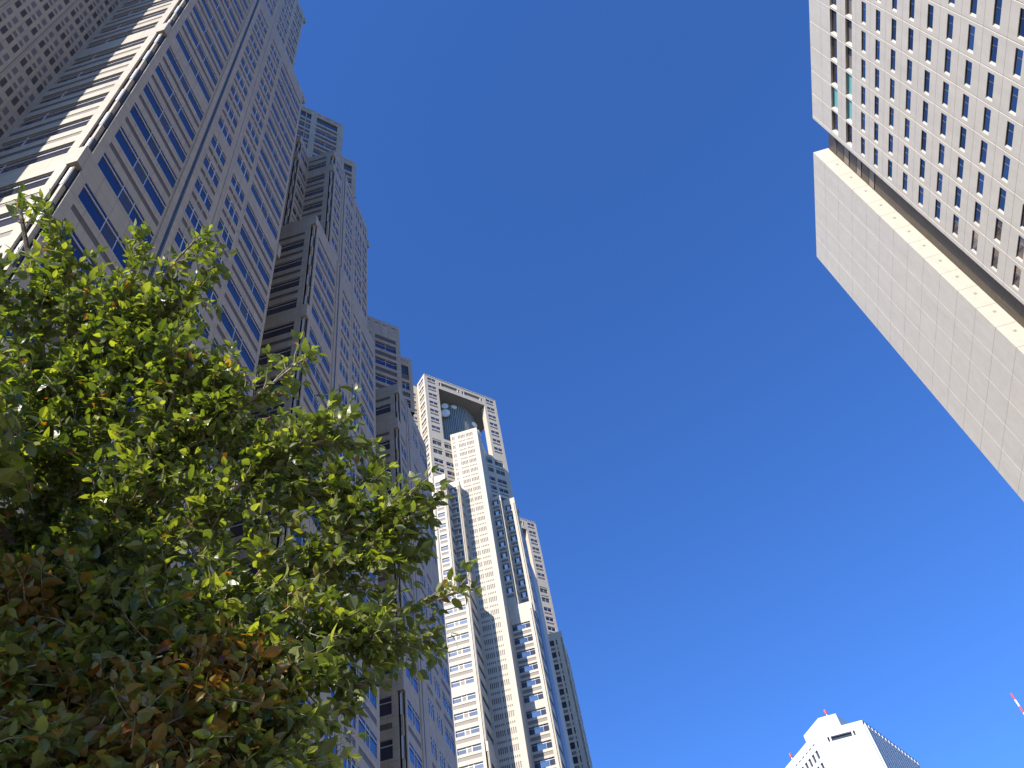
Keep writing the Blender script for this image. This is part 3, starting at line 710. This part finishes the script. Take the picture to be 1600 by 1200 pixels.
place_windows(K, winsk)

# ================================================================ WHITE TOWER (lower right)
Wt = thing('white_tower', 'white tower with stepped roof, long recessed louvre and ribbed side, small at the lower right', 'building', (60, 315, 0))
winsw = []
mb = MB(); ZW = 151.2
ul = (-math.sin(math.radians(31)), math.cos(math.radians(31))); ur = (math.sin(math.radians(27)), math.cos(math.radians(27)))
fl, fr = (50.6, 300.0), (67.1, 300.0)
ll = (fl[0]+ul[0]*26, fl[1]+ul[1]*26); rr_ = (fr[0]+ur[0]*47, fr[1]+ur[1]*47)
lv = [(146.8, 148.5, 'M:dmetal', 0.8)]
facade(mb, winsw, fl, SO, 16.5, 0, ZW, [(3.2, 3.9, lv), (4.4, 11.6, lv), (12.1, 12.8, lv)], 'wtower')
rw = []; t = 142.5
rw = [(t_-2.9, t_, 'dk', 0.4) for t_ in [146.3-4.4*k for k in range(30)]]+[(148.2, 148.6, 'M:dmetal', 0.2)]
facade(mb, winsw, ll, (-ul[0], -ul[1]), 26, 0, ZW, [(1.6+2.55*k, 3.1+2.55*k, rw) for k in range(9)], 'wtower')
facade(mb, winsw, fr, ur, 47, 0, ZW, [], 'dgrey')
for k in range(17):
    mb.obox(fr, ur, (ur[1], -ur[0]), 0.8+k*2.72, 1.9+k*2.72, -0.01, 0.5, 0, ZW-0.8, 'wtower')
mb.obox(fr, ur, (ur[1], -ur[0]), 0.0, 47, -0.5, 0.3, ZW-0.8, ZW-0.003, 'lilac')
mb.face([(*fl, ZW), (*fr, ZW), (*rr_, ZW), (*ll, ZW)], 'roof')
mb.face([(*rr_, 0), (*ll, 0), (*ll, ZW), (*rr_, ZW)], 'wtower')
# penthouse
pf, pr = (53.8, 300.0), (60.0, 300.0)
pl = (pf[0]+ul[0]*11, pf[1]+ul[1]*11); pb = (pr[0]+ur[0]*12, pr[1]+ur[1]*12)
for p, q in ((pf, pr), (pr, pb), (pb, pl), (pl, pf)): mb.face([(*p, ZW), (*q, ZW), (*q, 155.8), (*p, 155.8)], 'wtower')
mb.face([(*pf, 155.8), (*pr, 155.8), (*pb, 155.8), (*pl, 155.8)], 'roof')
mb.build('wall', Wt)
place_windows(Wt, winsw, n=60)
def beacon(parent, x, y, z, h, r=0.28):
    b1 = MB(); b1.tube((x, y, z), (x, y, z+h*0.45), r*0.6, r*0.6, 'white', 8, True); b1.tube((x, y, z+h*0.45), (x, y, z+h), r*1.6, r*1.6, 'red', 8, True); b1.build('roof_beacon', parent)
beacon(Wt, 57.2, 300.8, 155.8, 2.6); beacon(Wt, 42.0, 315.0, ZW, 2.4)
# ---------------- banded mast at the right edge
Mt = thing('radio_mast', 'thin red and white banded mast just showing at the right edge above the white tower', 'mast', (101.1, 260, 0))
mb = MB(); z = 127.6; i = 0
while z > 0:
    h = 2.1; z0_ = max(z-h, 0)
    for a in range(3):
        an = 2*math.pi*a/3; dx_, dy_ = 0.17*math.cos(an), 0.17*math.sin(an)
        mb.tube((101.1+dx_, 260+dy_, z0_), (101.1+dx_, 260+dy_, z), 0.09, 0.09, 'red' if i % 2 == 0 else 'white', 6)
        bn = 2*math.pi*(a+1)/3
        mb.tube((101.1+dx_, 260+dy_, z0_), (101.1+0.17*math.cos(bn), 260+0.17*math.sin(bn), z), 0.05, 0.05, 'red' if i % 2 == 0 else 'white', 5)
    z -= h; i += 1
mb.build('lattice', Mt)
mb = MB(); mb.box(100, 102.2, 258.9, 261.1, 0, 0.6, 'concrete'); mb.build('footing', Mt)

# ================================================================ STREET TREE
TR = thing('street_tree', 'leafy green street tree with some browning lower leaves, filling the lower left', 'tree', (-2.1, 2.55, 0))
LIMB = {
'a': [[-2.23, 2.51, 3.59], [-2.53, 2.54, 4.48], [-2.65, 2.38, 5.25], [-2.73, 2.06, 6.04], [-2.77, 1.61, 6.67]],
'a2': [[-2.65, 2.38, 5.25], [-2.73, 1.92, 5.84], [-2.87, 1.44, 6.31]],
'a3': [[-2.73, 2.06, 6.04], [-2.57, 1.9, 6.2], [-2.61, 1.68, 6.61]],
'b': [[-2.53, 2.54, 4.48], [-2.34, 2.36, 5.2], [-2.22, 2.22, 5.62], [-2.0, 2.06, 6.06], [-1.79, 1.99, 6.29]],
'b2': [[-2.34, 2.36, 5.2], [-2.18, 2.07, 5.97], [-2.11, 1.92, 6.3]],
'b3': [[-2.22, 2.22, 5.62], [-1.96, 2.19, 5.89], [-1.79, 2.12, 6.11]],
'b4': [[-2.62, 2.32, 5.17], [-2.47, 2.14, 5.64], [-2.41, 2.01, 5.99]],
'c': [[-2.35, 2.48, 4.04], [-2.12, 2.49, 4.69], [-1.85, 2.52, 5.11], [-1.57, 2.53, 5.37], [-1.33, 2.53, 5.58]],
'c2': [[-1.85, 2.52, 5.11], [-1.77, 2.43, 5.34], [-1.74, 2.39, 5.51]],
'c3': [[-2.12, 2.49, 4.69], [-1.93, 2.35, 5.31], [-1.9, 2.19, 5.55]],
'd': [[-2.31, 2.48, 3.9], [-1.92, 2.58, 4.45], [-1.57, 2.64, 4.89], [-1.27, 2.72, 5.08], [-1.12, 2.88, 5.14]],
'd2': [[-1.57, 2.64, 4.89], [-1.36, 2.68, 5.08], [-1.17, 2.79, 5.33]],
'd3': [[-1.57, 2.64, 4.89], [-1.34, 2.83, 4.83], [-1.12, 2.97, 4.93]],
'e': [[-2.23, 2.52, 3.76], [-1.79, 2.67, 4.15], [-1.46, 2.87, 4.45], [-1.15, 2.95, 4.65], [-0.9, 3.01, 4.82]],
'e2': [[-1.15, 2.95, 4.65], [-1.0, 3.01, 4.65], [-0.84, 3.09, 4.76]],
'e3': [[-1.46, 2.87, 4.45], [-1.17, 3.0, 4.45], [-0.96, 3.13, 4.54]],
'f': [[-2.19, 2.5, 3.65], [-1.74, 2.67, 3.85], [-1.39, 2.97, 4.06], [-1.08, 3.11, 4.2], [-0.76, 3.24, 4.32]],
'f2': [[-1.39, 2.97, 4.06], [-1.11, 3.09, 4.05], [-0.97, 3.24, 4.09]],
'f3': [[-1.74, 2.67, 3.85], [-1.42, 2.88, 3.82], [-1.17, 3.1, 3.85]],
'g': [[-2.06, 2.37, 3.35], [-1.74, 2.54, 3.47], [-1.48, 2.77, 3.55], [-1.25, 3.03, 3.71]],
'g2': [[-1.74, 2.54, 3.47], [-1.42, 2.69, 3.33], [-1.29, 2.94, 3.45]],
'g3': [[-1.96, 2.3, 3.16], [-1.61, 2.44, 3.13], [-1.3, 2.73, 3.16]],
'h': [[-2.53, 2.54, 4.48], [-2.9, 2.04, 4.99], [-3.09, 1.55, 5.48]],
'i': [[-2.23, 2.51, 3.59], [-2.63, 2.26, 3.97], [-2.94, 2.0, 4.19]],
'j': [[-2.2, 2.5, 3.5], [-2.5, 2.0, 3.9], [-2.9, 1.3, 4.4]],
'k': [[-2.53, 2.54, 4.48], [-2.9, 2.9, 5.2], [-3.1, 3.2, 6.0]],
'l': [[-2.35, 2.48, 4.04], [-2.3, 3.1, 4.6], [-2.1, 3.6, 5.0]],
'm': [[-2.2, 2.5, 3.55], [-1.9, 3.1, 3.7], [-1.6, 3.6, 3.9]],
'n': [[-2.2, 2.5, 3.5], [-2.6, 1.8, 3.9], [-2.75, 1.2, 4.2], [-2.8, 0.7, 4.5]],  # limbs from here on are added out of view to shade the lower crown
'o': [[-2.23, 2.51, 3.59], [-2.9, 2.0, 4.5], [-3.2, 1.4, 5.1], [-3.3, 0.9, 5.5]],
'q': [[-2.12, 2.48, 2.9], [-2.5, 1.8, 3.2], [-2.6, 1.2, 3.5], [-2.6, 0.7, 3.8]],
's': [[-2.12, 2.48, 2.9], [-2.3, 2.0, 3.2], [-2.35, 1.6, 3.5]],
't': [[-2.53, 2.54, 4.48], [-3.0, 1.7, 5.2], [-3.3, 1.1, 5.9]],
}
R0 = {'a': .045, 'b': .018, 'c': .017, 'd': .017, 'e': .017, 'f': .017, 'g': .022, 'h': .025, 'i': .025, 'j': .03, 'k': .025, 'l': .024, 'm': .022, 'n': .022, 'o': .022, 'q': .022, 's': .018, 't': .02}
tm = MB(); tr_pts = [(-2.1, 2.55, 0.0), (-2.07, 2.53, 0.9), (-2.12, 2.5, 1.8), (-2.1, 2.45, 2.6), (-2.2, 2.5, 3.1), (-2.23, 2.51, 3.59)]
rad = [0.16, 0.115, 0.10, 0.09, 0.075, 0.058]
for i in range(5): tm.tube(tr_pts[i], tr_pts[i+1], rad[i], rad[i+1], 'bark', 14)
for p in ('g', 'g3', 'j', 'm'): tm.tube(tr_pts[3] if p != 'g3' else tr_pts[3], LIMB[p][0], 0.035, 0.024, 'bark', 8)
tm.build('trunk', TR)
bmsh = MB(); rt = random.Random(11)
def smooth(pts):
    P = [Vector(p) for p in pts]; out = []
    for i in range(len(P)-1):
        p0 = P[max(i-1, 0)]; p1 = P[i]; p2 = P[i+1]; p3 = P[min(i+2, len(P)-1)]
        for k in range(5):
            t = k/5; out.append(0.5*((2*p1)+(p2-p0)*t+(2*p0-5*p1+4*p2-p3)*t*t+(3*p1-p0-3*p2+p3)*t**3))
    out.append(P[-1]); return out
leaf_v = []; leaf_f = []; leaf_c = []
def leaf(p, d, up, L, tone):
    """serrated, folded, drooping leaf of 14 small faces"""
    d = d.normalized(); sdir = d.cross(up)
    if sdir.length < 1e-3: sdir = d.orthogonal()
    sdir.normalize(); nn = sdir.cross(d).normalized(); wd = L*rt.uniform(0.24, 0.31); fold = rt.uniform(0.05, 0.6); droop = rt.uniform(0.0, 0.6); tw = rt.uniform(-0.3, 0.3)
    prof = ((0.0, 0.04), (0.14, 0.62), (0.24, 0.80), (0.30, 0.90), (0.42, 1.0), (0.52, 0.95), (0.64, 0.82), (0.74, 0.62), (0.86, 0.36), (1.0, 0.0))
    i0 = len(leaf_v)
    pet = p+d*L*0.14
    for k, (t, w) in enumerate(prof):
        if 0 < k < 9: w *= (1.10 if k % 2 else 0.93)
        c = pet+d*(L*t)-nn*(droop*L*t*t)
        ww = w*wd; s2 = (sdir+nn*tw*t).normalized()
        leaf_v.append(c); leaf_v.append(c+s2*ww+nn*(ww*fold)-d*(0.04*L*(k % 2))); leaf_v.append(c-s2*ww+nn*(ww*fold)-d*(0.04*L*(k % 2)))
    for k in range(9):
        a = i0+3*k; leaf_f.append((a, a+1, a+4, a+3)); leaf_f.append((a+2, a, a+3, a+5)); leaf_c.extend((tone, tone))
TURN = [Vector(c) for c in [[-1.6, 2.6, 3.7], [-2.37, 2.29, 4.03], [-1.94, 2.39, 3.46], [-1.65, 2.43, 3.31]]]
def tone_for(p):
    # lower, inner foliage has begun to turn
    q = min((p-c).length for c in TURN)
    pr = 0.8 if q < 0.17 else (0.45 if q < 0.27 else (0.12 if q < 0.4 else 0.015))
    if rt.random() < pr: return rt.uniform(0.72, 1.0)
    return rt.uniform(0.0, 0.6)**1.0
def twig(p, d, ln, n, r=0.0035, Lf=0.056):
    pts = [Vector(p)]; dd = Vector(d).normalized()
    for k in range(4):
        dd = (dd+Vector((rt.gauss(0, .16), rt.gauss(0, .16), rt.gauss(0.03, .12)))).normalized(); pts.append(pts[-1]+dd*ln/4)
    for k in range(4): bmsh.tube(pts[k], pts[k+1], r*(1-k*.2), r*(1-(k+1)*.2), 'twig', 4)
    for k in range(n):
        t = (k+1)/n*3.999; i = int(t); q = pts[i].lerp(pts[i+1], t-i); ax = (pts[i+1]-pts[i]).normalized()
        side = ax.orthogonal().normalized(); side.rotate(Quaternion(ax, k*2.4+rt.uniform(-.7, .7)))
        ld = (side*0.9+ax*rt.uniform(0.3, 1.1)+Vector((0, 0, rt.uniform(-0.55, 0.15)))).normalized()
        up = (Vector((0, 0, 1))+Vector((rt.gauss(0, .8), rt.gauss(0, .8), 0))+Vector((sd.x, sd.y, 0))*(0.25 if q.z > 5.0 else -0.15)).normalized()
        leaf(q, ld, up, Lf*rt.choice((0.55, 0.75, 0.9, 1.0, 1.15, 1.4))*rt.uniform(0.9, 1.1), tone_for(q))
    leaf(pts[-1], dd+Vector((0, 0, -.2)), Vector((rt.gauss(0, .4), rt.gauss(0, .4), 1)), Lf*0.9, tone_for(pts[-1]))
allp = []
for nm, pts in LIMB.items():
    sp = smooth(pts); n = len(sp); r0 = R0.get(nm, 0.013)
    for i in range(n-1):
        ra = r0*(1-i/n*0.85)+0.002; rb = r0*(1-(i+1)/n*0.85)+0.002
        bmsh.tube(sp[i], sp[i+1], ra, rb, 'twig' if ra < 0.014 else 'bark', 7)
        f = i/n; ax = (sp[i+1]-sp[i]).normalized(); allp.append((sp[i], ax, f))
        if f < 0.12 and nm in R0: continue
        for q in range(5 if f < 0.45 else (3 if f < 0.75 else 2)):
            side = ax.orthogonal().normalized(); side.rotate(Quaternion(ax, rt.uniform(0, 6.28)))
            d = ax*rt.uniform(0.5, 1.2)+side*rt.uniform(0.5, 1.0)*(1-0.35*f)+Vector((0, 0, 0.15))
            twig(sp[i].lerp(sp[i+1], rt.random()), d, rt.uniform(0.12, 0.27)*(1-0.3*f), rt.randint(6, 10) if f < 0.6 else rt.randint(4, 7))
    twig(sp[-1], sp[-1]-sp[-2], 0.09, 8)
# inner sprays between limbs
cen = [a[0] for a in allp if a[2] < 0.66]
for k in range(11000):
    a, b_ = rt.choice(cen), rt.choice(cen)
    if (a-b_).length > (0.8 if k % 3 else 1.15): continue
    p = a.lerp(b_, rt.random()); 
    if p.x > -1.7 and rt.random() > 0.34: continue
    d = (p-Vector((-2.3, 2.5, 3.6))).normalized()*0.6+Vector((rt.gauss(0, .5), rt.gauss(0, .5), rt.gauss(0, .4)))
    twig(p, d, rt.uniform(0.09, 0.20), rt.randint(7, 12))
low = [a[0] for a in allp if a[0].z < 4.25 and a[0].x < -1.35 and a[0].y > 1.9]
for k in range(1500):
    a, b_ = rt.choice(low), rt.choice(low); p = a.lerp(b_, rt.random())+Vector((rt.gauss(0, .08), rt.gauss(0, .08), rt.gauss(0, .1)))
    if p.z < 2.9: continue
    twig(p, Vector((rt.gauss(0, .6), rt.gauss(0, .6), rt.gauss(.2, .4))), rt.uniform(0.09, 0.18), rt.randint(7, 12))
for k in range(1150):      # unseen sprays added left of the view to shade the lower crown
    p = Vector((-2.75, 1.15, 4.35))+Vector((rt.gauss(0, .33), rt.gauss(0, .5), rt.gauss(0, .42)))
    if p.x > -2.25 or p.z > 5.3 or (p-CAMP).length < 3.2: continue
    twig(p, Vector((rt.gauss(0, .6), rt.gauss(0, .6), rt.gauss(.2, .4))), rt.uniform(0.1, 0.2), rt.randint(8, 12), Lf=0.075)
bmsh.build('branches', TR)
me = bpy.data.meshes.new('foliage'); off = TR.location
me.from_pydata([v-off for v in leaf_v], [], leaf_f)
at = me.attributes.new('tone', 'FLOAT', 'FACE'); at.data.foreach_set('value', leaf_c)
lm = bpy.data.materials.new('leaf'); lm.use_nodes = True; N = lm.node_tree.nodes; L_ = lm.node_tree.links; pb_ = N['Principled BSDF']
an = N.new('ShaderNodeAttribute'); an.attribute_name = 'tone'; rp = N.new('ShaderNodeValToRGB'); L_.new(an.outputs['Fac'], rp.inputs[0])
cr = rp.color_ramp; cr.elements[0].position = 0.0; cr.elements[0].color = (0.034, 0.052, 0.010, 1); cr.elements[1].position = 1.0; cr.elements[1].color = (0.15, 0.05, 0.012, 1)
for pos, c in ((0.35, (0.10, 0.125, 0.019)), (0.6, (0.28, 0.28, 0.045)), (0.70, (0.19, 0.17, 0.03)), (0.75, (0.24, 0.12, 0.018)), (0.87, (0.20, 0.075, 0.012))):
    e = cr.elements.new(pos); e.color = (*c, 1)
ge = N.new('ShaderNodeNewGeometry'); mixb = N.new('ShaderNodeMix'); mixb.data_type = 'RGBA'
ns = N.new('ShaderNodeTexNoise'); ns.inputs['Scale'].default_value = 60; L_.new(ge.outputs['Position'], ns.inputs['Vector'])
# pale underside of every leaf
pale = N.new('ShaderNodeMix'); pale.data_type = 'RGBA'; pale.inputs['Factor'].default_value = 0.42; pale.inputs['B'].default_value = (0.46, 0.48, 0.22, 1)
L_.new(rp.outputs[0], pale.inputs['A']); L_.new(ge.outputs['Backfacing'], mixb.inputs['Factor']); L_.new(rp.outputs[0], mixb.inputs['A']); L_.new(pale.outputs['Result'], mixb.inputs['B'])
L_.new(mixb.outputs['Result'], pb_.inputs['Base Color']); pb_.inputs['Roughness'].default_value = 0.34; pb_.inputs['Specular IOR Level'].default_value = 0.45
tl = N.new('ShaderNodeBsdfTranslucent'); br_ = N.new('ShaderNodeMix'); br_.data_type = 'RGBA'; br_.blend_type = 'MULTIPLY'; br_.inputs['Factor'].default_value = 1; br_.inputs['B'].default_value = (2.1, 2.3, 0.75, 1)
L_.new(rp.outputs[0], br_.inputs['A']); L_.new(br_.outputs['Result'], tl.inputs['Color'])
ms = N.new('ShaderNodeMixShader'); ms.inputs[0].default_value = 0.42; L_.new(pb_.outputs[0], ms.inputs[1]); L_.new(tl.outputs[0], ms.inputs[2]); L_.new(ms.outputs[0], N['Material Output'].inputs['Surface'])
me.materials.append(lm); me.update()
fo = bpy.data.objects.new('foliage', me); COL.objects.link(fo); fo.parent = TR
print('leaves', len(leaf_c)//18, 'windows', len(wins), len(wins1), len(winsk))
